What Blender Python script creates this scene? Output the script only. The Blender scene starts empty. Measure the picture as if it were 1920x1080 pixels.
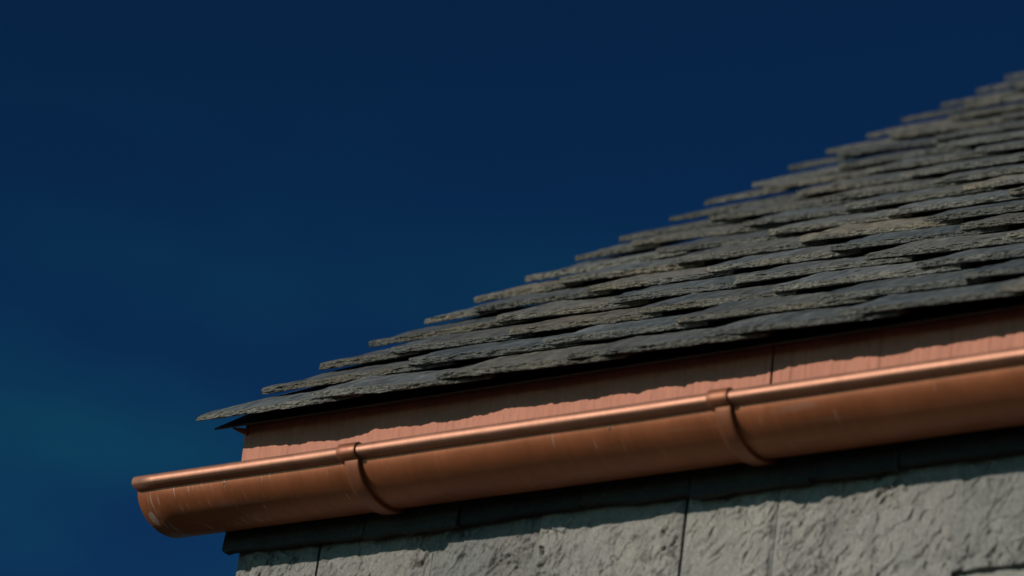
import bpy, bmesh, math, random
import numpy as np
from mathutils import Matrix, Vector

# ------------------------------------------------------------------ camera, sky, sun, exposure
scene = bpy.context.scene
COL = scene.collection

CAM_POS = (3.7322, -4.3391, 1.8604)
CAM_ROT = ((0.8246, 0.1388, 0.5484), (0.5569, -0.3698, -0.7437), (0.0996, 0.9187, -0.3822))
cam_data = bpy.data.cameras.new('camera')
cam_data.sensor_width = 36.0
cam_data.lens = 36.0 * 7555.0 / 1920.0
cam_data.clip_start = 0.1
cam_data.clip_end = 5000.0
cam_data.dof.use_dof = True
cam_data.dof.focus_distance = 6.03
cam_data.dof.aperture_fstop = 3.3
cam_data.dof.aperture_blades = 9
cam = bpy.data.objects.new('camera', cam_data)
COL.objects.link(cam)
m = Matrix(CAM_ROT)
q = m.to_quaternion().normalized()
cam.matrix_world = Matrix.Translation(CAM_POS) @ q.to_matrix().to_4x4()
scene.camera = cam

SUN_DIR = Vector((-0.52, -1.0, 0.50)).normalized()          # towards the sun
SUN_ELEV = math.asin(SUN_DIR.z)
SUN_ROT = math.atan2(SUN_DIR.x, SUN_DIR.y)
world = bpy.data.worlds.new('World')
scene.world = world
world.use_nodes = True
wn, wl = world.node_tree.nodes, world.node_tree.links
wn.clear()
w_out = wn.new('ShaderNodeOutputWorld')
w_bg = wn.new('ShaderNodeBackground')
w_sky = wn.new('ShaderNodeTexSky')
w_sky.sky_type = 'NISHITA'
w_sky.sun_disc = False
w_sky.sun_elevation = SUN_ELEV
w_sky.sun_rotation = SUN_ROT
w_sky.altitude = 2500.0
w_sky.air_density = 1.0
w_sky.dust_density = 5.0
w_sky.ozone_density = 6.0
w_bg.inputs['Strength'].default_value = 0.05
# thin high cloud: a faint veil all over the sky, in wisps
w_tc = wn.new('ShaderNodeTexCoord')
w_map = wn.new('ShaderNodeMapping')
w_map.inputs['Scale'].default_value = (9.0, 9.0, 26.0)
w_map.inputs['Location'].default_value = (11.7165, 49.7822, 23.86)
w_noise = wn.new('ShaderNodeTexNoise')
w_noise.inputs['Scale'].default_value = 1.0
w_noise.inputs['Detail'].default_value = 5.0
w_noise.inputs['Roughness'].default_value = 0.52
w_ramp = wn.new('ShaderNodeMapRange')
w_ramp.inputs['From Min'].default_value = 0.42
w_ramp.inputs['From Max'].default_value = 0.68
w_ramp.inputs['To Max'].default_value = 1.0
w_mix = wn.new('ShaderNodeMix')
w_mix.data_type = 'RGBA'
w_mix.inputs['B'].default_value = (0.16, 2.05, 3.5, 1.0)
wl.new(w_tc.outputs['Generated'], w_map.inputs['Vector'])
wl.new(w_map.outputs['Vector'], w_noise.inputs['Vector'])
wl.new(w_noise.outputs['Fac'], w_ramp.inputs['Value'])
# the wisps thicken towards the horizon all the way round
w_sep = wn.new('ShaderNodeSeparateXYZ')
w_low = wn.new('ShaderNodeMapRange')
w_low.interpolation_type = 'SMOOTHSTEP'
w_low.inputs['From Min'].default_value = 0.44
w_low.inputs['From Max'].default_value = 0.26
w_mul = wn.new('ShaderNodeMath')
w_mul.operation = 'MULTIPLY'
wl.new(w_tc.outputs['Generated'], w_sep.inputs[0])
wl.new(w_sep.outputs['Z'], w_low.inputs['Value'])
wl.new(w_low.outputs['Result'], w_mul.inputs[0])
wl.new(w_ramp.outputs['Result'], w_mul.inputs[1])
wl.new(w_mul.outputs[0], w_mix.inputs['Factor'])
# deep polarised blue, the same over the whole sky
w_tint = wn.new('ShaderNodeMix')
w_tint.data_type = 'RGBA'
w_tint.blend_type = 'MULTIPLY'
w_tint.inputs['Factor'].default_value = 1.0
w_tint.inputs['B'].default_value = (0.27, 0.470, 0.345, 1.0)
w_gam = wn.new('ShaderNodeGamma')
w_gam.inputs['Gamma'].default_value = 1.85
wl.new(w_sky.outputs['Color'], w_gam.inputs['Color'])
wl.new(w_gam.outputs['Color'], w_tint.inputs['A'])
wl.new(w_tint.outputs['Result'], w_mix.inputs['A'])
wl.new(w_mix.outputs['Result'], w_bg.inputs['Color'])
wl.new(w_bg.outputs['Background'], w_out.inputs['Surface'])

sun_data = bpy.data.lights.new('sun', 'SUN')
sun_data.energy = 5.0
sun_data.angle = math.radians(0.5)
sun_data.color = (1.0, 0.93, 0.84)
sun = bpy.data.objects.new('sun', sun_data)
COL.objects.link(sun)
sun.rotation_euler = SUN_DIR.to_track_quat('Z', 'Y').to_euler()
sun.location = (0, -6, 12)

scene.view_settings.view_transform = 'Standard'
scene.view_settings.look = 'None'
scene.view_settings.gamma = 1.0
scene.view_settings.use_curve_mapping = False
scene.view_settings.exposure = -0.75
scene.render.engine = 'CYCLES'
scene.cycles.use_denoising = True
scene.cycles.max_bounces = 6

# ------------------------------------------------------------------ constants of the building
PITCH = math.radians(34.6)
SL = np.array([0.0, math.cos(PITCH), math.sin(PITCH)])      # up the slope
NR = np.array([0.0, -math.sin(PITCH), math.cos(PITCH)])     # out of the slope
EAVE = np.array([0.0, -0.0603, 3.9308])                     # tail line of the first course
COURSE = 0.162
T_SLATE = 0.0093
LEAN = 0.098                                                # each slate lies a little flatter than the roof
X_END = 4.3
N_COURSE = 24
LEN_SLATE = 0.385
rng = random.Random(7)

# ------------------------------------------------------------------ numpy noise
def _hash(ix, iy, iz):
    h = (ix.astype(np.int64) * 374761393 + iy.astype(np.int64) * 668265263 + iz.astype(np.int64) * 2147483647) & 0xffffffff
    h = ((h ^ (h >> 13)) * 1274126177) & 0xffffffff
    h = ((h ^ (h >> 16)) * 2246822519) & 0xffffffff
    return ((h ^ (h >> 15)) & 0xffffff) / float(0xffffff)

def vnoise(x, y, z=0.0):
    x, y, z = np.broadcast_arrays(np.asarray(x, float), np.asarray(y, float), np.asarray(z, float))
    ix, iy, iz = np.floor(x), np.floor(y), np.floor(z)
    fx, fy, fz = x - ix, y - iy, z - iz
    fx, fy, fz = [f * f * f * (f * (f * 6 - 15) + 10) for f in (fx, fy, fz)]
    r = 0
    for dx in (0, 1):
        for dy in (0, 1):
            for dz in (0, 1):
                w = (fx if dx else 1 - fx) * (fy if dy else 1 - fy) * (fz if dz else 1 - fz)
                r = r + w * _hash(ix + dx, iy + dy, iz + dz)
    return r * 2 - 1

def fbm(x, y, z=0.0, o=4, g=0.5):
    r, a = 0, 1.0
    for i in range(o):
        r = r + a * vnoise(np.asarray(x) * 2 ** i + 17.3 * i, np.asarray(y) * 2 ** i - 9.1 * i, np.asarray(z) * 2 ** i + 3.7 * i)
        a *= g
    return r

def ridged(x, y, z=0.0, o=3):
    r, a = 0, 1.0
    for i in range(o):
        r = r + a * (1 - 2 * np.abs(vnoise(np.asarray(x) * 2 ** i + 5.3 * i, np.asarray(y) * 2 ** i + 1.7 * i, np.asarray(z) + 7.1 * i)))
        a *= 0.5
    return r

def worley(x, y, seed=0):
    x, y = np.broadcast_arrays(np.asarray(x, float), np.asarray(y, float))
    ix, iy = np.floor(x), np.floor(y)
    d1 = np.full(x.shape, 9.0); val = np.zeros(x.shape); gx = np.zeros(x.shape); gy = np.zeros(x.shape)
    for dx in (-1, 0, 1):
        for dy in (-1, 0, 1):
            cx, cy = ix + dx, iy + dy
            px = cx + _hash(cx, cy, np.full(x.shape, seed + 1)); py = cy + _hash(cx, cy, np.full(x.shape, seed + 2))
            d = (px - x) ** 2 + (py - y) ** 2
            v = _hash(cx, cy, np.full(x.shape, seed + 3))
            s = d < d1
            d1 = np.where(s, d, d1); val = np.where(s, v, val); gx = np.where(s, x - px, gx); gy = np.where(s, y - py, gy)
    return np.sqrt(d1), val, gx, gy

# ------------------------------------------------------------------ object helpers
def mesh_obj(name, verts, faces, mats, parent=None, mat_idx=None, smooth=None):
    me = bpy.data.meshes.new(name)
    me.from_pydata([tuple(map(float, v)) for v in verts], [], [tuple(map(int, f)) for f in faces])
    for mm in (mats if isinstance(mats, (list, tuple)) else [mats]):
        me.materials.append(mm)
    if mat_idx is not None:
        me.polygons.foreach_set('material_index', np.asarray(mat_idx, dtype=np.int32))
    if smooth is not None:
        if smooth is True:
            smooth = np.ones(len(faces), bool)
        me.polygons.foreach_set('use_smooth', np.asarray(smooth, dtype=bool))
    me.update()
    o = bpy.data.objects.new(name, me)
    COL.objects.link(o)
    o.parent = parent
    return o

def empty(name, loc=(0, 0, 0)):
    o = bpy.data.objects.new(name, None)
    o.empty_display_size = 0.2
    o.location = loc
    COL.objects.link(o)
    return o

BOXF = [(0, 3, 2, 1), (4, 5, 6, 7), (0, 1, 5, 4), (1, 2, 6, 5), (2, 3, 7, 6), (3, 0, 4, 7)]
def box_v(x0, x1, y0, y1, z0, z1):
    return [(x0, y0, z0), (x1, y0, z0), (x1, y1, z0), (x0, y1, z0), (x0, y0, z1), (x1, y0, z1), (x1, y1, z1), (x0, y1, z1)]

def extrude_x(profile, x0, x1, closed=True):
    n = len(profile)
    v = [(x0, p[0], p[1]) for p in profile] + [(x1, p[0], p[1]) for p in profile]
    f = [(i, (i + 1) % n, n + (i + 1) % n, n + i) for i in range(n if closed else n - 1)]
    if closed:
        f += [tuple(range(n - 1, -1, -1)), tuple(range(n, 2 * n))]
    return v, f

# ------------------------------------------------------------------ materials
def new_mat(name):
    mt = bpy.data.materials.new(name)
    mt.use_nodes = True
    nt = mt.node_tree
    b = nt.nodes['Principled BSDF']
    return mt, nt, b

def nnode(nt, t, **kw):
    n = nt.nodes.new(t)
    for k, v in kw.items():
        if k in n.inputs.keys():
            n.inputs[k].default_value = v
        else:
            setattr(n, k, v)
    return n

def ramp(nt, src, stops):
    r = nt.nodes.new('ShaderNodeValToRGB')
    cr = r.color_ramp
    cr.elements[0].position, cr.elements[0].color = stops[0][0], (*stops[0][1], 1)
    cr.elements[1].position, cr.elements[1].color = stops[-1][0], (*stops[-1][1], 1)
    for p, c in stops[1:-1]:
        e = cr.elements.new(p); e.color = (*c, 1)
    nt.links.new(src, r.inputs['Fac'])
    return r.outputs['Color']

def mix(nt, fac, a, b, blend='MIX'):
    n = nt.nodes.new('ShaderNodeMix'); n.data_type = 'RGBA'; n.blend_type = blend
    for s, v in (('Factor', fac), ('A', a), ('B', b)):
        if isinstance(v, bpy.types.NodeSocket):
            nt.links.new(v, n.inputs[s])
        else:
            n.inputs[s].default_value = v if s == 'Factor' else (*v, 1)
    return n.outputs['Result']

def maprange(nt, src, a, b, c=0.0, d=1.0):
    n = nt.nodes.new('ShaderNodeMapRange')
    n.inputs['From Min'].default_value, n.inputs['From Max'].default_value = a, b
    n.inputs['To Min'].default_value, n.inputs['To Max'].default_value = c, d
    nt.links.new(src, n.inputs['Value'])
    return n.outputs['Result']

def shifted_coords(nt, scale=(1, 1, 1)):
    """object coordinates moved by the object's own random number, so that copies differ"""
    tc = nt.nodes.new('ShaderNodeTexCoord'); oi = nt.nodes.new('ShaderNodeObjectInfo')
    mul = nt.nodes.new('ShaderNodeMath'); mul.operation = 'MULTIPLY'; mul.inputs[1].default_value = 37.0
    nt.links.new(oi.outputs['Random'], mul.inputs[0])
    add = nt.nodes.new('ShaderNodeVectorMath'); add.operation = 'ADD'
    nt.links.new(tc.outputs['Object'], add.inputs[0]); nt.links.new(mul.outputs[0], add.inputs[1])
    mp = nt.nodes.new('ShaderNodeMapping'); mp.inputs['Scale'].default_value = scale
    nt.links.new(add.outputs[0], mp.inputs['Vector'])
    return mp.outputs['Vector'], oi.outputs['Random']

def tex_noise(nt, vec, scale, detail=4.0, rough=0.55):
    n = nt.nodes.new('ShaderNodeTexNoise')
    n.inputs['Scale'].default_value, n.inputs['Detail'].default_value, n.inputs['Roughness'].default_value = scale, detail, rough
    nt.links.new(vec, n.inputs['Vector'])
    return n.outputs['Fac']

def bump(nt, h, strength, dist, prev=None):
    n = nt.nodes.new('ShaderNodeBump')
    n.inputs['Strength'].default_value, n.inputs['Distance'].default_value = strength, dist
    nt.links.new(h, n.inputs['Height'])
    if prev is not None:
        nt.links.new(prev, n.inputs['Normal'])
    return n.outputs['Normal']

def slate_material(name, stops, warm, warm_amt, bump_fine, bump_coarse, rough=0.62, spec=0.35, stretch=(1, 1, 1), grain=0.55):
    mt, nt, b = new_mat(name)
    vec, rnd = shifted_coords(nt, stretch)
    n1 = tex_noise(nt, vec, 22.0, 5.0, 0.6)
    n2 = tex_noise(nt, vec, 330.0, 4.0, 0.75)
    n3 = tex_noise(nt, vec, 9.0, 3.0, 0.5)
    col = ramp(nt, n1, stops)
    # rusty weathering in patches, more on some slates than on others
    pr = nt.nodes.new('ShaderNodeMath'); pr.operation = 'POWER'; pr.inputs[1].default_value = 1.1
    nt.links.new(rnd, pr.inputs[0])
    pm = nt.nodes.new('ShaderNodeMath'); pm.operation = 'MULTIPLY'
    nt.links.new(pr.outputs[0], pm.inputs[0]); nt.links.new(maprange(nt, n3, 0.36, 0.64, 0.05, 1.0), pm.inputs[1])
    pa = nt.nodes.new('ShaderNodeMath'); pa.operation = 'MULTIPLY'; pa.inputs[1].default_value = warm_amt
    nt.links.new(pm.outputs[0], pa.inputs[0])
    col = mix(nt, pa.outputs[0], col, warm)
    col = mix(nt, grain, col, ramp(nt, n2, [(0.34, (0.25, 0.25, 0.25)), (0.66, (1.75, 1.75, 1.75))]), 'MULTIPLY')
    sc = nt.nodes.new('ShaderNodeMath'); sc.operation = 'FRACT'
    sm = nt.nodes.new('ShaderNodeMath'); sm.operation = 'MULTIPLY'; sm.inputs[1].default_value = 13.7
    nt.links.new(rnd, sm.inputs[0]); nt.links.new(sm.outputs[0], sc.inputs[0])
    tone = ramp(nt, sc.outputs[0], [(0.0, (0.68, 0.71, 0.74)), (1.0, (1.22, 1.20, 1.16))])
    col = mix(nt, 1.0, col, tone, 'MULTIPLY')
    nt.links.new(col, b.inputs['Base Color'])
    b.inputs['Roughness'].default_value = rough
    b.inputs['Specular IOR Level'].default_value = spec
    nrm = bump(nt, tex_noise(nt, vec, 95.0, 5.0, 0.65), bump_coarse, 0.004)
    nrm = bump(nt, n2, bump_fine, 0.0022, nrm)
    nt.links.new(nrm, b.inputs['Normal'])
    return mt

M_TOP = slate_material('slate_riven_face', [(0.3, (0.066, 0.080, 0.086)), (0.7, (0.150, 0.164, 0.164))], (0.21, 0.17, 0.12), 0.85, 1.0, 1.0, 0.5, 0.5, (0.42, 0.05, 1), 1.0)
M_EDGE = slate_material('slate_broken_edge', [(0.3, (0.085, 0.088, 0.082)), (0.7, (0.175, 0.172, 0.150))], (0.195, 0.160, 0.105), 0.7, 1.0, 1.0, 0.75, 0.25, (0.7, 1, 1.3), 0.9)
M_WALL = slate_material('wall_slate_face', [(0.3, (0.175, 0.170, 0.150)), (0.7, (0.305, 0.290, 0.252))], (0.27, 0.22, 0.175), 0.45, 0.6, 1.0, 0.5, 0.45, (1, 1, 0.6), 0.4)

M_BAND = slate_material('shaded_wall_slate', [(0.3, (0.026, 0.028, 0.029)), (0.7, (0.045, 0.047, 0.047))], (0.05, 0.045, 0.04), 0.3, 0.5, 0.5, 0.65, 0.25)  # darker copy of the wall slate: shade under the gutter put into the colour

def copper_material(name, base, rough, ripple=0.0, scratches=False, metallic=0.9, mottle=0.6):
    mt, nt, b = new_mat(name)
    tc = nt.nodes.new('ShaderNodeTexCoord')
    mp = nt.nodes.new('ShaderNodeMapping'); mp.inputs['Scale'].default_value = (1, 0.12, 0.12)
    nt.links.new(tc.outputs['Object'], mp.inputs['Vector'])
    streak = tex_noise(nt, mp.outputs['Vector'], 130.0, 4.0, 0.6)
    blot = tex_noise(nt, tc.outputs['Object'], 14.0, 4.0, 0.6)
    dark = tuple(c * 0.90 for c in base); light = tuple(min(1, c * 1.08) for c in base)
    col = ramp(nt, streak, [(0.3, dark), (0.7, light)])
    col = mix(nt, 0.6, col, ramp(nt, blot, [(0.3, (0.74, 0.70, 0.68)), (0.7, (1.15, 1.14, 1.12))]), 'MULTIPLY')
    rgh = maprange(nt, blot, 0.3, 0.7, rough - 0.05, rough + 0.06)
    if scratches:
        # pale scuffs where the trough was handled, mostly near the open end
        mp2 = nt.nodes.new('ShaderNodeMapping'); mp2.inputs['Scale'].default_value = (230, 26, 26); mp2.inputs['Location'].default_value = (3.1, 0.7, 0.2)
        nt.links.new(tc.outputs['Object'], mp2.inputs['Vector'])
        s = tex_noise(nt, mp2.outputs['Vector'], 1.0, 2.0, 0.4)
        sx = nt.nodes.new('ShaderNodeSeparateXYZ'); nt.links.new(tc.outputs['Object'], sx.inputs[0])
        near = maprange(nt, sx.outputs['X'], 0.02, 0.50, 0.10, 0.0)
        ad = nt.nodes.new('ShaderNodeMath'); ad.operation = 'ADD'
        nt.links.new(s, ad.inputs[0]); nt.links.new(near, ad.inputs[1])
        fac = maprange(nt, ad.outputs[0], 0.715, 0.79, 0.0, 0.42)
        col = mix(nt, fac, col, (0.62, 0.50, 0.43))
        # long faint water marks along the belly
        mp3 = nt.nodes.new('ShaderNodeMapping'); mp3.inputs['Scale'].default_value = (9, 70, 70)
        nt.links.new(tc.outputs['Object'], mp3.inputs['Vector'])
        wm = tex_noise(nt, mp3.outputs['Vector'], 1.0, 3.0, 0.5)
        col = mix(nt, maprange(nt, wm, 0.60, 0.72, 0.0, 0.22), col, (0.42, 0.30, 0.24))
        # one worn oval at the very end
        vd = nt.nodes.new('ShaderNodeMapping'); vd.vector_type = 'POINT'
        vd.inputs['Scale'].default_value = (1 / 0.0065, 1 / 0.017, 1 / 0.011)
        vd.inputs['Location'].default_value = (-0.0135 / 0.0065, 0.112 / 0.017, -3.7555 / 0.011)
        nt.links.new(tc.outputs['Object'], vd.inputs['Vector'])
        ln = nt.nodes.new('ShaderNodeVectorMath'); ln.operation = 'LENGTH'
        nt.links.new(vd.outputs['Vector'], ln.inputs[0])
        col = mix(nt, maprange(nt, ln.outputs['Value'], 1.05, 0.8, 0.0, 0.5), col, (0.60, 0.50, 0.44))
    nt.links.new(col, b.inputs['Base Color'])
    nt.links.new(rgh, b.inputs['Roughness'])
    b.inputs['Metallic'].default_value = metallic
    nrm = bump(nt, tex_noise(nt, tc.outputs['Object'], 900.0, 2.0, 0.5), 0.12, 0.0006)
    if mottle > 0.7:
        mpb = nt.nodes.new('ShaderNodeMapping'); mpb.inputs['Scale'].default_value = (1, 1, 0.55)
        nt.links.new(tc.outputs['Object'], mpb.inputs['Vector'])
        hm = tex_noise(nt, mpb.outputs['Vector'], 210.0, 3.0, 0.6)
        nrm = bump(nt, hm, 0.5, 0.004, nrm)
    if ripple:
        nrm = bump(nt, streak, ripple, 0.003, nrm)
    nt.links.new(nrm, b.inputs['Normal'])
    return mt

M_COPPER = copper_material('copper_gutter_sheet', (0.365, 0.118, 0.047), 0.47, 0.03, True, 0.40)
M_COPPER_R = copper_material('copper_bead_roll', (0.42, 0.200, 0.128), 0.52, 0.03, False, 0.65)
M_COPPER_F = copper_material('copper_fascia_sheet', (0.52, 0.245, 0.170), 0.78, 0.6, False, 0.7, 0.65)
M_COPPER_B = copper_material('copper_bracket', (0.330, 0.118, 0.056), 0.5, 0.03, False, 0.40)

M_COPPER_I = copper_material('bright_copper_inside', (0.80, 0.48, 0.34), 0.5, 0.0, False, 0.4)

def plain(name, c, rough=0.8, metallic=0.0, noise=30.0):
    mt, nt, b = new_mat(name)
    tc = nt.nodes.new('ShaderNodeTexCoord')
    col = ramp(nt, tex_noise(nt, tc.outputs['Object'], noise, 5.0, 0.6), [(0.3, tuple(x * 0.75 for x in c)), (0.7, tuple(x * 1.25 for x in c))])
    nt.links.new(col, b.inputs['Base Color'])
    b.inputs['Roughness'].default_value = rough
    b.inputs['Metallic'].default_value = metallic
    return mt

M_DARK = plain('roofing_felt', (0.022, 0.022, 0.023), 0.9)
M_DRIP = plain('dark_bronze_sheet', (0.045, 0.030, 0.024), 0.5, 0.4, 60.0)
M_RENDER = plain('masonry', (0.16, 0.16, 0.15), 0.9)
M_GRIT = plain('lime_spatter', (0.30, 0.22, 0.16), 0.9)

def ground_material():
    mt, nt, b = new_mat('rough_grass_ground')
    tc = nt.nodes.new('ShaderNodeTexCoord')
    a = tex_noise(nt, tc.outputs['Object'], 0.8, 6.0, 0.6)
    c = tex_noise(nt, tc.outputs['Object'], 14.0, 6.0, 0.7)
    col = mix(nt, a, (0.014, 0.019, 0.008), (0.030, 0.026, 0.018))
    col = mix(nt, 0.6, col, ramp(nt, c, [(0.3, (0.5, 0.5, 0.5)), (0.7, (1.4, 1.4, 1.4))]), 'MULTIPLY')
    nt.links.new(col, b.inputs['Base Color'])
    b.inputs['Roughness'].default_value = 0.95
    nt.links.new(bump(nt, c, 0.8, 0.05), b.inputs['Normal'])
    return mt

# ------------------------------------------------------------------ ground
g = 1500.0
ground = mesh_obj('ground', [(-g, -g, 0), (g, -g, 0), (g, g, 0), (-g, g, 0)], [(0, 1, 2, 3)], ground_material())
ground['kind'] = 'structure'
ground['label'] = 'rough grassy ground below the slate house'

# ------------------------------------------------------------------ the house
house = empty('slate_house', (0.09, 0.0, 0.0))
house['label'] = 'slate-clad house corner with overlapping rough grey roof slates against blue sky'
house['category'] = 'house'
def hp(o):                                                   # parent to the house, keep world place
    o.parent = house
    o.matrix_parent_inverse = Matrix.Translation((-0.09, 0, 0))
    return o

def P(x, s, n):
    """point of the roof: x along the eave, s metres up the slope, n metres out of it"""
    p = EAVE + SL * s + NR * n
    return (x, p[1], p[2])

# masonry core (walls), with the gables cut to the roof line
S_RIDGE = COURSE * N_COURSE + 0.02
ridge = P(0, S_RIDGE, -0.055)
eave_in = P(0, 0.09, -0.055)
Y_BACK = 2 * ridge[1]
prof = [(0.022, 0.0), (Y_BACK - 0.022, 0.0), (Y_BACK - 0.022, eave_in[2] - 0.05), (ridge[1], ridge[2] - 0.12), (0.022, eave_in[2] - 0.05)]
v, f = extrude_x(prof, 0.115, X_END - 0.1)
wall = hp(mesh_obj('wall', v, f, M_RENDER))

# roof deck: two slopes of boarding under the slates
rz = P(0, S_RIDGE, -0.055)
d0 = P(0, 0.06, -0.055)
low = P(0, 0.06, -0.085)
prof = [(d0[1], d0[2]), (rz[1], rz[2]), (2 * rz[1] - d0[1], d0[2]), (2 * rz[1] - low[1], low[2]), (rz[1], rz[2] - 0.036), (low[1], low[2])]
v, f = extrude_x(prof, 0.075, X_END - 0.06)
roof = hp(mesh_obj('roof', v, f, M_DARK))

# ------------------------------------------------------------------ roof slates
def slate_mesh(name, w, seed, nu, detail, left_clip, right_clip, nt_front=9, bev=0.006):
    """a riven slate with a hand-dressed tail: u along the eave, d up the slope, n thickness; local x, y, z"""
    sd = seed * 13.37
    top_d = [LEN_SLATE, 0.21, 0.19, 0.17, 0.15, 0.13, 0.11, 0.092, 0.076, 0.062, 0.049, 0.038, 0.028, 0.020, 0.013, 0.007, 0.003] if detail else [LEN_SLATE, 0.18, 0.09, 0.02]
    nf = nt_front if detail else 3
    u = np.linspace(0, 1, nu + 1)
    x0 = u * w
    # tail outline: shallow waves, chips, clipped corners
    vf = 0.0022 * fbm(x0 * 14 + sd, sd * 0.7, o=2) + 0.0015 * fbm(x0 * 70 + sd, sd * 1.3, o=3, g=0.6)
    lc, ld = left_clip; rc, rd = right_clip
    vf = vf + ld * np.clip(1 - x0 / lc, 0, 1) ** 1.5 + rd * np.clip(1 - (w - x0) / rc, 0, 1) ** 1.4
    th = T_SLATE * (1.0 + 0.08 * fbm(x0 * 9 + sd, 4.2, o=2))
    # broken away flakes along the top arris
    flake = np.clip(fbm(x0 * 22 + sd * 2, 8.8, o=2) - 0.15, 0, 1)
    bv = bev * (0.8 + 0.5 * fbm(x0 * 30 + sd, 1.1, o=2)) + 0.007 * flake
    rows, kinds = [], []
    for d in top_d:
        dd = vf + bv + d * (LEN_SLATE - 0.01) / LEN_SLATE
        fade = np.clip(d / 0.02, 0.2, 1)
        nn = 0.0010 * fbm(x0 * 12 + sd, dd * 12 + sd, o=3) + 0.0007 * fbm(x0 * 60, dd * 26 + sd, o=3) * fade
        nn = nn + 0.0006 * np.round(2.2 * fbm(x0 * 8 + sd, dd * 10 - sd, o=3))
        rows.append((x0, dd, nn)); kinds.append(0)
    for j in range(nf):
        qv = (j + 0.5) / nf
        prof_d = bv * (1 - qv) ** 0.9
        wv = worley(x0 * 55 + sd + 0.8 * qv, np.full_like(x0, qv * 3.2 + sd), seed=3)
        rough = (wv[1] - 0.5) * 0.0014 + wv[2] * 0.0009 * np.sign(wv[1] - 0.5)
        rough = rough + 0.0011 * fbm(x0 * 90 + sd, qv * 6.0 + sd, o=3, g=0.6)
        lift = 0.0009 * fbm(x0 * 90 + sd, qv * 3, o=2)
        env = 1.0 if detail else 0.5
        under = (0.0040 + 0.003 * fbm(x0 * 25 + sd, 6.1, o=2)) * max(0.0, (qv - 0.82) / 0.18)
        rows.append((x0, vf + prof_d + rough * env + under, -th * qv + lift)); kinds.append(1)
    for d in (0.002, 0.03, 0.12, LEN_SLATE):
        rows.append((x0, vf + d * (LEN_SLATE - 0.018) / LEN_SLATE + 0.0045, -th + 0.0006 * fbm(x0 * 20 + sd, d * 20, o=2))); kinds.append(2)
    nr = len(rows)
    V = np.zeros((nr, nu + 1, 3))
    for r, (xx, dd, nn) in enumerate(rows):
        eL = 0.0018 * fbm(dd[:1] * 45 + sd, r * 0.6, o=3)[0]; eR = 0.0018 * fbm(dd[-1:] * 45 - sd, r * 0.6 + 5, o=3)[0]
        V[r, :, 0] = xx + eL * (1 - u) + eR * u
        V[r, :, 1] = dd
        V[r, :, 2] = nn
    idx = np.arange(nr * (nu + 1)).reshape(nr, nu + 1)
    faces, mi, sm = [], [], []
    for r in range(nr):
        r2 = (r + 1) % nr
        ka, kb = kinds[r], kinds[r2]
        edge = (ka == 1 or kb == 1)
        a, b_, c, d_ = idx[r, :-1], idx[r2, :-1], idx[r2, 1:], idx[r, 1:]
        faces += np.stack([a, b_, c, d_], 1).tolist()
        mi += [1 if edge else 0] * nu
        sm += [not edge] * nu
    faces.append(idx[::-1, 0].tolist()); mi.append(1); sm.append(False)
    faces.append(idx[:, -1].tolist()); mi.append(1); sm.append(False)
    me = bpy.data.meshes.new(name)
    me.from_pydata(V.reshape(-1, 3).tolist(), [], faces)
    me.materials.append(M_TOP); me.materials.append(M_EDGE)
    me.polygons.foreach_set('material_index', np.array(mi, dtype=np.int32))
    me.polygons.foreach_set('use_smooth', np.array(sm, dtype=bool))
    me.update()
    return me

TIPS = {0: [0.236, 0.463, 0.688, 0.910, 1.125, 1.362], 1: [0.300, 0.542, 0.775, 1.005, 1.232],
        2: [0.158, 0.382, 0.616, 0.849, 1.083, 1.318], 3: [0.257, 0.464, 0.695, 0.918, 1.150],
        4: [0.112, 0.334, 0.550, 0.776, 0.999, 1.22], 5: [0.184, 0.404, 0.636, 0.856, 1.08],
        6: [0.270, 0.491, 0.710, 0.930], 7: [0.130, 0.354, 0.551, 0.772], 8: [0.200, 0.420, 0.631],
        9: [0.285, 0.496], 10: [0.130, 0.346], 11: [0.205, 0.407], 12: [0.12, 0.33]}
VERGE = [0.022, 0.028, 0.022, 0.010, 0.012, 0.007, 0.008, 0.013, 0.011, 0.022, 0.006, 0.019, 0.014, 0.011, 0.016, 0.013, 0.026, 0.033, 0.022]

CR = np.array([cam.matrix_world.to_3x3()[i][:] for i in range(3)])
def project(p):
    c = CR.T @ (np.array(p) - np.array(CAM_POS))
    return 960 + 7555 * c[0] / -c[2], 540 - 7555 * c[1] / -c[2]

slots = []
for k in range(N_COURSE):
    tips = [VERGE[k] if k < len(VERGE) else 0.02 + rng.uniform(-0.012, 0.012)]
    tips += TIPS.get(k, [tips[0] + (0.12 if k % 2 else 0.20) + rng.uniform(-0.03, 0.03)])
    while tips[-1] < X_END - 0.22:
        tips.append(tips[-1] + rng.uniform(0.205, 0.245))
    for i, x in enumerate(tips):
        nxt = tips[i + 1] if i + 1 < len(tips) else X_END + 0.02
        ov = (rng.uniform(0.075, 0.095) if k == 0 else rng.uniform(0.03, 0.08)) if i + 1 < len(tips) else 0.0
        slots.append((k, i, x, nxt, ov))

def in_view(k, x, nxt):
    for xx in (x, (x + nxt) / 2, nxt):
        px, py = project(P(xx, k * COURSE, 0.0))
        if -40 < px < 2000 and -40 < py < 1120:
            return True
    return False

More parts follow.
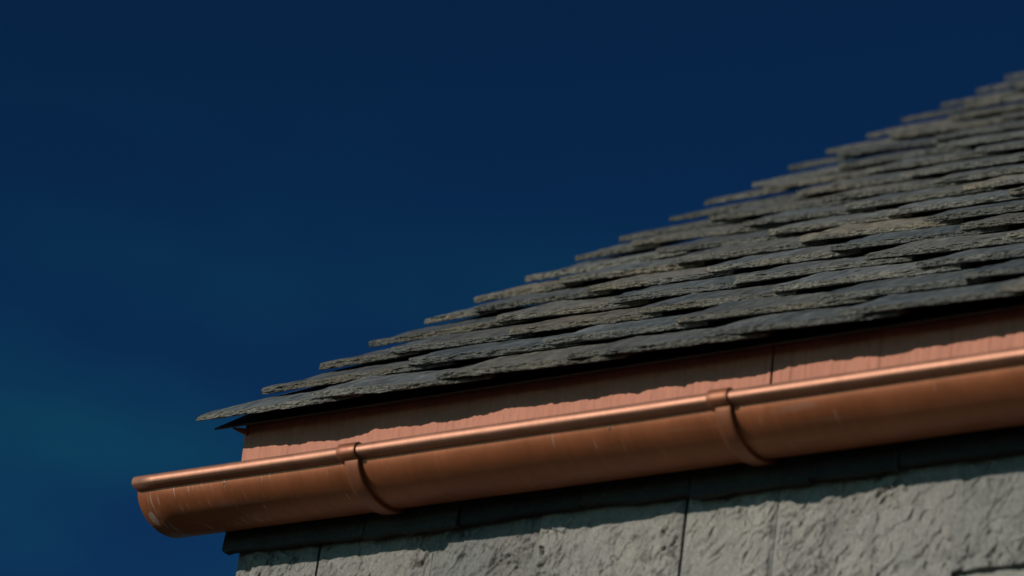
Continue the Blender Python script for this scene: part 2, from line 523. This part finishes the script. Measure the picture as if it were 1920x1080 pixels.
def place(o, k, i, x, nxt, seed):
    r = random.Random(seed)
    spacing = nxt - x
    left = 0.0 if i == 0 else 0.0078 + r.uniform(-0.0015, 0.0020)
    b = (left - 0.0) / spacing if i else r.uniform(-0.004, 0.004)
    n0 = left + T_SLATE / 2 + r.uniform(-0.0008, 0.0008)
    a = LEAN + r.uniform(-0.006, 0.006)
    skew = r.uniform(-0.007, 0.007)
    s0 = k * COURSE + r.uniform(-0.003, 0.003) - (0.004 if k == 0 else 0)
    ex = np.array([1.0, 0, 0]) - NR * b + SL * skew; ex /= np.linalg.norm(ex)
    ey = SL - NR * a; ey -= ex * (ey @ ex); ey /= np.linalg.norm(ey)
    ez = np.cross(ex, ey)
    p = P(x, s0, n0)
    mw = Matrix(((ex[0], ey[0], ez[0], p[0]), (ex[1], ey[1], ez[1], p[1]), (ex[2], ey[2], ez[2], p[2]), (0, 0, 0, 1)))
    o.parent = roof
    o.matrix_parent_inverse = Matrix.Translation((0, 0, 0))
    o.matrix_basis = mw
    return o

seen = [s for s in slots if in_view(s[0], s[2], s[3])]
unseen = [s for s in slots if not in_view(s[0], s[2], s[3])]
def far(sl):
    px, py = project(P((sl[2] + sl[3]) / 2, sl[0] * COURSE, 0))
    return math.hypot(px - 1400, py - 480)
unseen.sort(key=far)
n_single = max(0, 300 - len(seen))
for j, (k, i, x, nxt, ov) in enumerate(seen):
    r = random.Random(100 + j)
    lc = (r.uniform(0.010, 0.025), r.uniform(0.001, 0.006))
    if i == 0:
        lc = (0.008, 0.0012)
    rc = (r.uniform(0.03, 0.07), r.uniform(0.006, 0.020))
    me = slate_mesh('roof_slate', nxt - x + ov, 100 + j * 1.71, 150, True, lc, rc, bev=r.uniform(0.002, 0.006))
    o = bpy.data.objects.new('roof_slate', me)
    COL.objects.link(o)
    place(o, k, i, x, nxt, 1000 + j)
pool = [slate_mesh('roof_slate', 0.27, 700 + j * 3.1, 60, True, (0.03, 0.009), (0.06, 0.02)) for j in range(10)]
for j, (k, i, x, nxt, ov) in enumerate(unseen[:n_single]):
    o = bpy.data.objects.new('roof_slate', pool[j % 10])
    COL.objects.link(o)
    place(o, k, i, x, nxt, 5000 + j)
    o.matrix_basis = o.matrix_basis @ Matrix.Diagonal(((nxt - x + ov) / 0.27, 1, 1, 1))

# the remaining slates, and the whole of the far slope, joined
V, F = [], []
def add_plain_slate(x, w, s, lift, side, lean=LEAN, n=T_SLATE / 2):
    base = len(V)
    for (xx, d, nn) in ((0, 0, 0), (w, 0, -lift), (w, LEN_SLATE, -lift), (0, LEN_SLATE, 0)):
        for tt in (0, -T_SLATE):
            p = P(x + xx, s + d, n + lift + nn - lean * d + tt)
            V.append((p[0], p[1] if side == 0 else 2 * rz[1] - p[1], p[2]))
    b = base
    for q4 in ((0, 2, 4, 6), (7, 5, 3, 1), (1, 3, 2, 0), (3, 5, 4, 2), (5, 7, 6, 4), (7, 1, 0, 6)):
        F.append(tuple(b + i for i in (q4 if side == 0 else q4[::-1])))
for (k, i, x, nxt, ov) in unseen[n_single:]:
    add_plain_slate(x, nxt - x + ov, k * COURSE + rng.uniform(-0.005, 0.005), 0.012 if i else 0, 0)
for k in range(N_COURSE):
    x = 0.02 + rng.uniform(-0.01, 0.01); w = 0.13 if k % 2 else 0.22; first = True
    while x < X_END - 0.1:
        add_plain_slate(x, w + 0.05, k * COURSE + rng.uniform(-0.005, 0.005), 0 if first else 0.012, 1)
        x += w; w = rng.uniform(0.205, 0.245); first = False
o = mesh_obj('roof_slate_field', V, F, M_TOP, roof)
o['kind'] = 'stuff'

# ridge capping, half-round lengths of dark sheet
v, f = [], []
rc = P(0, S_RIDGE, 0.02)
pr = [(rc[1] + 0.11 * math.cos(t), rc[2] - 0.06 + 0.085 * math.sin(t)) for t in np.linspace(0, math.pi, 13)]
pr += [(rc[1] + 0.095 * math.cos(t), rc[2] - 0.07 + 0.075 * math.sin(t)) for t in np.linspace(math.pi, 0, 13)]
x = 0.02
while x < X_END:
    vv, ff = extrude_x(pr, x, min(x + 0.44, X_END + 0.02))
    hp(mesh_obj('ridge_cap', vv, ff, M_DRIP))
    x += 0.445

# ------------------------------------------------------------------ eave: drip sheet, fascia
def slope_strip(name, x0, x1, s0, s1, n0, th, mat, parent):
    vv = []
    for xx in (x0, x1):
        vv += [P(xx, s0, n0), P(xx, s1, n0), P(xx, s1, n0 - th), P(xx, s0, n0 - th)]
    ff = [(0, 1, 5, 4), (1, 2, 6, 5), (2, 3, 7, 6), (3, 0, 4, 7), (3, 2, 1, 0), (4, 5, 6, 7)]
    return mesh_obj(name, vv, ff, mat, parent)

drip = hp(slope_strip('drip_edge', 0.034, X_END - 0.02, 0.021, 0.165, -0.0215, 0.0030, M_DRIP, None))
# tilting fillet that carries the drip sheet above the boarding
vv = []
for xx in (0.078, X_END - 0.065):
    vv += [P(xx, 0.062, -0.0255), P(xx, 0.16, -0.0255), P(xx, 0.16, -0.0545), P(xx, 0.062, -0.0545)]
hp(mesh_obj('tilting_fillet', vv, [(0, 1, 5, 4), (1, 2, 6, 5), (2, 3, 7, 6), (3, 0, 4, 7), (3, 2, 1, 0), (4, 5, 6, 7)], M_DARK))

fascia = hp(mesh_obj('fascia', box_v(0.078, X_END - 0.07, 0.004, 0.021, 3.745, 3.925), BOXF, M_DARK))
def fascia_panel(x0, x1, z0, z1, seed):
    nx = max(8, int((x1 - x0) / 0.0016)); nz = 26
    xs = np.linspace(x0, x1, nx + 1); zs = np.linspace(z0, z1, nz + 1)
    XX, ZZ = np.meshgrid(xs, zs)
    rip = 0.0007 * vnoise(XX * 95 + seed, ZZ * 6 + seed) + 0.0005 * vnoise(XX * 210, ZZ * 14 + seed) + 0.0010 * fbm(XX * 9 + seed, ZZ * 9, o=2)
    YY = -0.001 + rip
    front = np.stack([XX, YY, ZZ], -1).reshape(-1, 3)
    idx = np.arange((nx + 1) * (nz + 1)).reshape(nz + 1, nx + 1)
    faces = np.stack([idx[:-1, :-1], idx[:-1, 1:], idx[1:, 1:], idx[1:, :-1]], -1).reshape(-1, 4).tolist()
    ns = len(faces)
    V = front.tolist()
    ring = list(idx[0, :]) + list(idx[1:, -1]) + list(idx[-1, -2::-1]) + list(idx[-2:0:-1, 0])
    b = len(V)
    V += [(V[i][0], 0.003, V[i][2]) for i in ring]
    n = len(ring)
    for i in range(n):
        faces.append((ring[i], b + i, b + (i + 1) % n, ring[(i + 1) % n]))
    faces.append(tuple(b + i for i in range(n)))
    return mesh_obj('fascia_panel', V, faces, M_COPPER_F, fascia, smooth=[True] * ns + [False] * (len(faces) - ns))
fx = [0.0695, 0.9875, 1.98, 2.97, X_END - 0.06]
for i in range(4):
    fascia_panel(fx[i] + (0.0012 if i else 0), fx[i + 1] - 0.0012, 3.75, 3.9385, i * 5.7)
# small folded return of the copper at the verge end, under the drip sheet
vv = [(0.055, -0.014, 3.928), (0.0745, -0.0035, 3.9185), (0.0745, 0.020, 3.9185), (0.055, 0.020, 3.928),
      (0.055, -0.014, 3.930), (0.0745, -0.0035, 3.9300), (0.0745, 0.020, 3.9300), (0.055, 0.020, 3.930)]
mesh_obj('fascia_return', vv, BOXF, M_COPPER_F, fascia)

# ------------------------------------------------------------------ slate-hung wall
def wall_slate_mesh(x0, x1, z0, z1, seed, yb, yt, nu, nv, amp=1.0, wavy=0.003, th=0.011, corner=0.0):
    """front face at yb along the bottom and yt along the top, riven"""
    u = np.linspace(0, 1, nu + 1); w_ = np.linspace(0, 1, nv + 1)
    U, W = np.meshgrid(u, w_)
    XX = x0 + (x1 - x0) * U
    ZB = z0 + wavy * fbm(XX * 9 + seed, seed, o=3) + 0.35 * wavy * fbm(XX * 60 + seed, 2.0, o=2)
    if corner:
        ZB = ZB + corner * np.clip(1 - (XX - x0) / corner, 0, 1) ** 2
    ZZ = ZB + (z1 - ZB) * W
    # flakes: warped ridges running down the slate, terraces where layers broke away
    al = 0.50 * XX + 0.866 * ZZ; ac = 0.866 * XX - 0.50 * ZZ
    wx = ac * 74 + 0.8 * fbm(ac * 40 + seed, al * 22, o=3); wz = al * 42 + 0.8 * fbm(ac * 30, al * 26 + seed, o=3)
    rid = ridged(wx * 1.25 + seed, (wz + 0.4 * wx) * 1.25, seed, o=3)
    ter = np.round(2.6 * fbm(XX * 16 + seed, ZZ * 11 - seed, o=4))
    wl_, wv_, gx, gz = worley(wx * 1.3 + seed, wz * 1.2, seed=5)
    H = 0.00045 * rid + 0.0008 * ter + 0.0050 * (gx * (wv_ - 0.5) + gz * (0.5 - wv_)) + 0.0009 * fbm(XX * 60, ZZ * 60, seed, o=2)
    H = H * np.clip(0.95 + 0.6 * fbm(XX * 14 + seed * 1.7, ZZ * 14, o=2), 0.3, 1.7)
    ed = np.clip(np.minimum(XX - x0, x1 - XX) / 0.007, 0.12, 1)
    YY = yb + (yt - yb) * W - amp * H * ed
    V = np.stack([XX, YY, ZZ], -1).reshape(-1, 3).tolist()
    idx = np.arange((nu + 1) * (nv + 1)).reshape(nv + 1, nu + 1)
    F = np.stack([idx[:-1, :-1], idx[:-1, 1:], idx[1:, 1:], idx[1:, :-1]], -1).reshape(-1, 4).tolist()
    ns = len(F)
    ring = list(idx[0, :]) + list(idx[1:, -1]) + list(idx[-1, -2::-1]) + list(idx[-2:0:-1, 0])
    b = len(V)
    for i in ring:
        vx, vy, vz = V[i]
        wv = (vz - z0) / (z1 - z0)
        V.append((vx, yb + (yt - yb) * wv + th, vz))
    n = len(ring)
    for i in range(n):
        F.append((ring[i], b + i, b + (i + 1) % n, ring[(i + 1) % n]))
    F.append(tuple(b + i for i in range(n)))
    return V, F, [True] * ns + [False] * (len(F) - ns)

def wall_slate(*a, mat=None, **k):
    V, F, sm = wall_slate_mesh(*a, **k)
    return mesh_obj('wall_slate', V, F, [mat or M_WALL], wall, smooth=sm)

# top course, in the shade behind the gutter: its tails stand proud of the course below
r = random.Random(21)
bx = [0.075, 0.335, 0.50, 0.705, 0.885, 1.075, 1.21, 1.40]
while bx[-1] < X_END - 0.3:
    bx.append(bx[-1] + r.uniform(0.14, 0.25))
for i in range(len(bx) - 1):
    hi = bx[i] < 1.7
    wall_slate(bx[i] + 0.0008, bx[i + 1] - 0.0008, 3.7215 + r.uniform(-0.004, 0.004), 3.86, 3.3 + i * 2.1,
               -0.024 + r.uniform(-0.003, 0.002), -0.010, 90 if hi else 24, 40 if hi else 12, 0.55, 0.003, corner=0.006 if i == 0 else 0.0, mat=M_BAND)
# the course in the sun below it
wx = [0.092, 0.2425, 0.449, 0.630, 0.8715, 1.018, 1.163, 1.292, 1.47]
gap = {1: 0.0042, 4: 0.0048}
while wx[-1] < X_END - 0.3:
    wx.append(wx[-1] + r.uniform(0.13, 0.24))
for i in range(len(wx) - 1):
    hi = wx[i] < 1.7
    zb = 3.553 + r.uniform(-0.006, 0.006)
    if i == 7:
        zb = 3.572
    off = r.uniform(-0.0004, 0.0004)
    wall_slate(wx[i] + gap.get(i, 0.0003) / 2, wx[i + 1] - gap.get(i + 1, 0.0003) / 2, zb, 3.84, 40.7 + i * 3.3,
               -0.013 + off, 0.001 + off, 150 if hi else 24, 160 if hi else 16, 1.75, 0.003)
# lower courses
row = 0
z = 3.553
Vs, Fs = [], []
while z > 0.2:
    x = 0.092 if row % 2 else 0.092
    w = r.uniform(0.08, 0.2)
    while x < X_END - 0.12:
        x1 = min(x + w, X_END - 0.1)
        off = r.uniform(-0.002, 0.002)
        if row < 2:
            wall_slate(x + 0.001, x1 - 0.001, z - 0.165 + r.uniform(-0.005, 0.005), z + 0.115, row * 50 + x * 31.0, -0.014 + off, 0.0 + off, 30, 30, 1.0, 0.004)
        else:
            b = len(Vs)
            Vs += [(a_, y_, z_) for (a_, y_, z_) in [(x + .001, -0.014 + off, z - 0.165), (x1 - .001, -0.014 + off, z - 0.165), (x1 - .001, 0.0, z - 0.165), (x + .001, 0.0, z - 0.165),
                                                     (x + .001, 0.004 + off, z + 0.11), (x1 - .001, 0.004 + off, z + 0.11), (x1 - .001, 0.018, z + 0.11), (x + .001, 0.018, z + 0.11)]]
            Fs += [tuple(b + j for j in q4) for q4 in BOXF]
        x = x1
        w = r.uniform(0.13, 0.24)
    z -= 0.165
    row += 1
# the gable is slate-hung in the same way
z = 0.36
while z < ridge[2] - 0.2:
    half = ridge[1] - max(0.0, (z + 0.12 - eave_in[2]) / math.tan(PITCH)) if z + 0.12 > eave_in[2] else ridge[1] - 0.02
    y = ridge[1] - half + 0.03
    while y < ridge[1] + half - 0.03:
        y1 = min(y + r.uniform(0.13, 0.24), ridge[1] + half - 0.03)
        b = len(Vs)
        Vs += [(0.100, y + .001, z - 0.16), (0.112, y + .001, z - 0.16), (0.112, y1 - .001, z - 0.16), (0.100, y1 - .001, z - 0.16),
               (0.1105, y + .001, z + 0.11), (0.1145, y + .001, z + 0.11), (0.1145, y1 - .001, z + 0.11), (0.1105, y1 - .001, z + 0.11)]
        Fs += [tuple(b + j for j in q4) for q4 in BOXF]
        y = y1
    z += 0.165
o = mesh_obj('wall_slate_field', Vs, Fs, M_WALL, wall)
o['kind'] = 'stuff'

# ------------------------------------------------------------------ copper gutter
gut = empty('copper_gutter', (0.0, -0.0725, 3.746))
gut['label'] = 'long copper half-round gutter with rolled bead and brackets under the roof eave'
gut['category'] = 'gutter'
def gp(o):
    o.parent = gut
    o.matrix_parent_inverse = Matrix.Translation((0.0, 0.0725, -3.746))
    return o

YC, ZC, GA, GB = -0.0725, 3.7925, 0.0705, 0.0470
BC = (-0.1480, 3.7985); BR = 0.0110
def trough_profile(off, a0=180.0, a1=360.0, n=44):
    """outer face pushed out by off, front rim first"""
    out = []
    for i in range(n + 1):
        t = math.radians(a0 + (a1 - a0) * i / n)
        y, z = GA * math.cos(t), GB * math.sin(t)
        nx, nz = math.cos(t) / GA, math.sin(t) / GB
        l = math.hypot(nx, nz)
        out.append((YC + y + nx / l * off, ZC + z + nz / l * off))
    return out

def sweep(profile, x0, x1, nseg, wob=0.0, seed=0.0, closed=True):
    n = len(profile); xs = np.linspace(x0, x1, nseg + 1)
    V, F = [], []
    for xx in xs:
        for (y, z) in profile:
            dy = wob * fbm(xx * 6 + seed, y * 20 + z * 20, o=2); dz = wob * fbm(xx * 6 + seed + 9, y * 20 - z * 20, o=2)
            V.append((xx, y + float(dy), z + float(dz)))
    for s in range(nseg):
        for i in range(n if closed else n - 1):
            j = (i + 1) % n
            F.append((s * n + i, s * n + j, (s + 1) * n + j, (s + 1) * n + i))
    sm = [True] * len(F)
    if closed:
        F += [tuple(range(n - 1, -1, -1)), tuple(nseg * n + i for i in range(n))]
        sm += [False, False]
    return V, F, sm

outer = trough_profile(0.0)
inner = trough_profile(-0.0018)
prof = outer + [(outer[-1][0], 3.806), (inner[-1][0], 3.806)] + inner[::-1]
V, F, sm = sweep(prof, 0.0, X_END, 90, 0.0006, 2.0)
n_p = len(prof); n_o = len(outer)
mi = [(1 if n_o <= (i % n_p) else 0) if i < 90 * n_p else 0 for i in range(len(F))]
trough = gp(mesh_obj('gutter_trough', V, F, [M_COPPER, M_COPPER_I], smooth=sm, mat_idx=mi))
def bead_profile(off):
    """round over the top, flat underneath, sloping in to the rim of the trough; front last, then underside"""
    arc = [(BC[0] + (BR + off) * math.cos(t), BC[1] + (BR + off) * math.sin(t)) for t in np.linspace(math.radians(-25), math.radians(208), 24)]
    return arc + [(-0.1480 - 0.3 * off, 3.7898 - 0.95 * off), (-0.1402, 3.7878 - 0.95 * off), (-0.1385, 3.7890 - 0.6 * off)]
bead_p = bead_profile(0.0)
V, F, sm = sweep(bead_p, 0.0, X_END, 120, 0.0005, 7.0)
gp(mesh_obj('gutter_bead', V, F, M_COPPER_R, smooth=sm))

def bracket(xr):
    root = None
    # strap round the outside of the trough
    o_ = trough_profile(0.0068, 183.0, 352.0, 40); i_ = trough_profile(0.0006, 183.0, 352.0, 40)
    V, F, sm = sweep(o_ + i_[::-1], xr - 0.0240, xr, 3)
    root = gp(mesh_obj('bracket', V, F, M_COPPER_B, smooth=[False] * len(F)))
    md = root.modifiers.new('bevel', 'BEVEL'); md.width = 0.0012; md.segments = 2; md.limit_method = 'ANGLE'; md.angle_limit = math.radians(50)
    # clip that wraps the bead
    co = bead_profile(0.0032)[:-1]; ci = bead_profile(0.0005)[:-1]
    V, F, sm = sweep(co + ci[::-1], xr - 0.0315, xr + 0.0004, 3)
    c = mesh_obj('bead_clip', V, F, M_COPPER_B, root, smooth=[False] * len(F))
    md = c.modifiers.new('bevel', 'BEVEL'); md.width = 0.0008; md.segments = 2; md.limit_method = 'ANGLE'; md.angle_limit = math.radians(50)
    for ob in (root, c):
        for p in ob.data.polygons:
            p.use_smooth = len(p.vertices) == 4 and abs(p.normal.x) < 0.5
    return root
x = 0.4068
while x < X_END:
    bracket(x)
    x += 0.6137

# specks of mortar stuck under the bead
def speck(x, y, z, r_, seed):
    bm = bmesh.new()
    bmesh.ops.create_icosphere(bm, subdivisions=2, radius=r_)
    for v_ in bm.verts:
        s = 1 + 0.35 * float(vnoise(v_.co.x / r_ * 1.3 + seed, v_.co.y / r_ * 1.3, v_.co.z / r_ * 1.3))
        v_.co = Vector((v_.co.x * s * 0.9, v_.co.y * s * 0.7, v_.co.z * s * 1.3)) + Vector((x, y, z))
    me = bpy.data.meshes.new('mortar_speck'); bm.to_mesh(me); bm.free()
    me.materials.append(M_GRIT)
    o = bpy.data.objects.new('mortar_speck', me); COL.objects.link(o)
    gp(o)
speck(0.160, -0.1420, 3.7832, 0.0017, 1.0)
speck(0.824, -0.1420, 3.7832, 0.0017, 4.0)
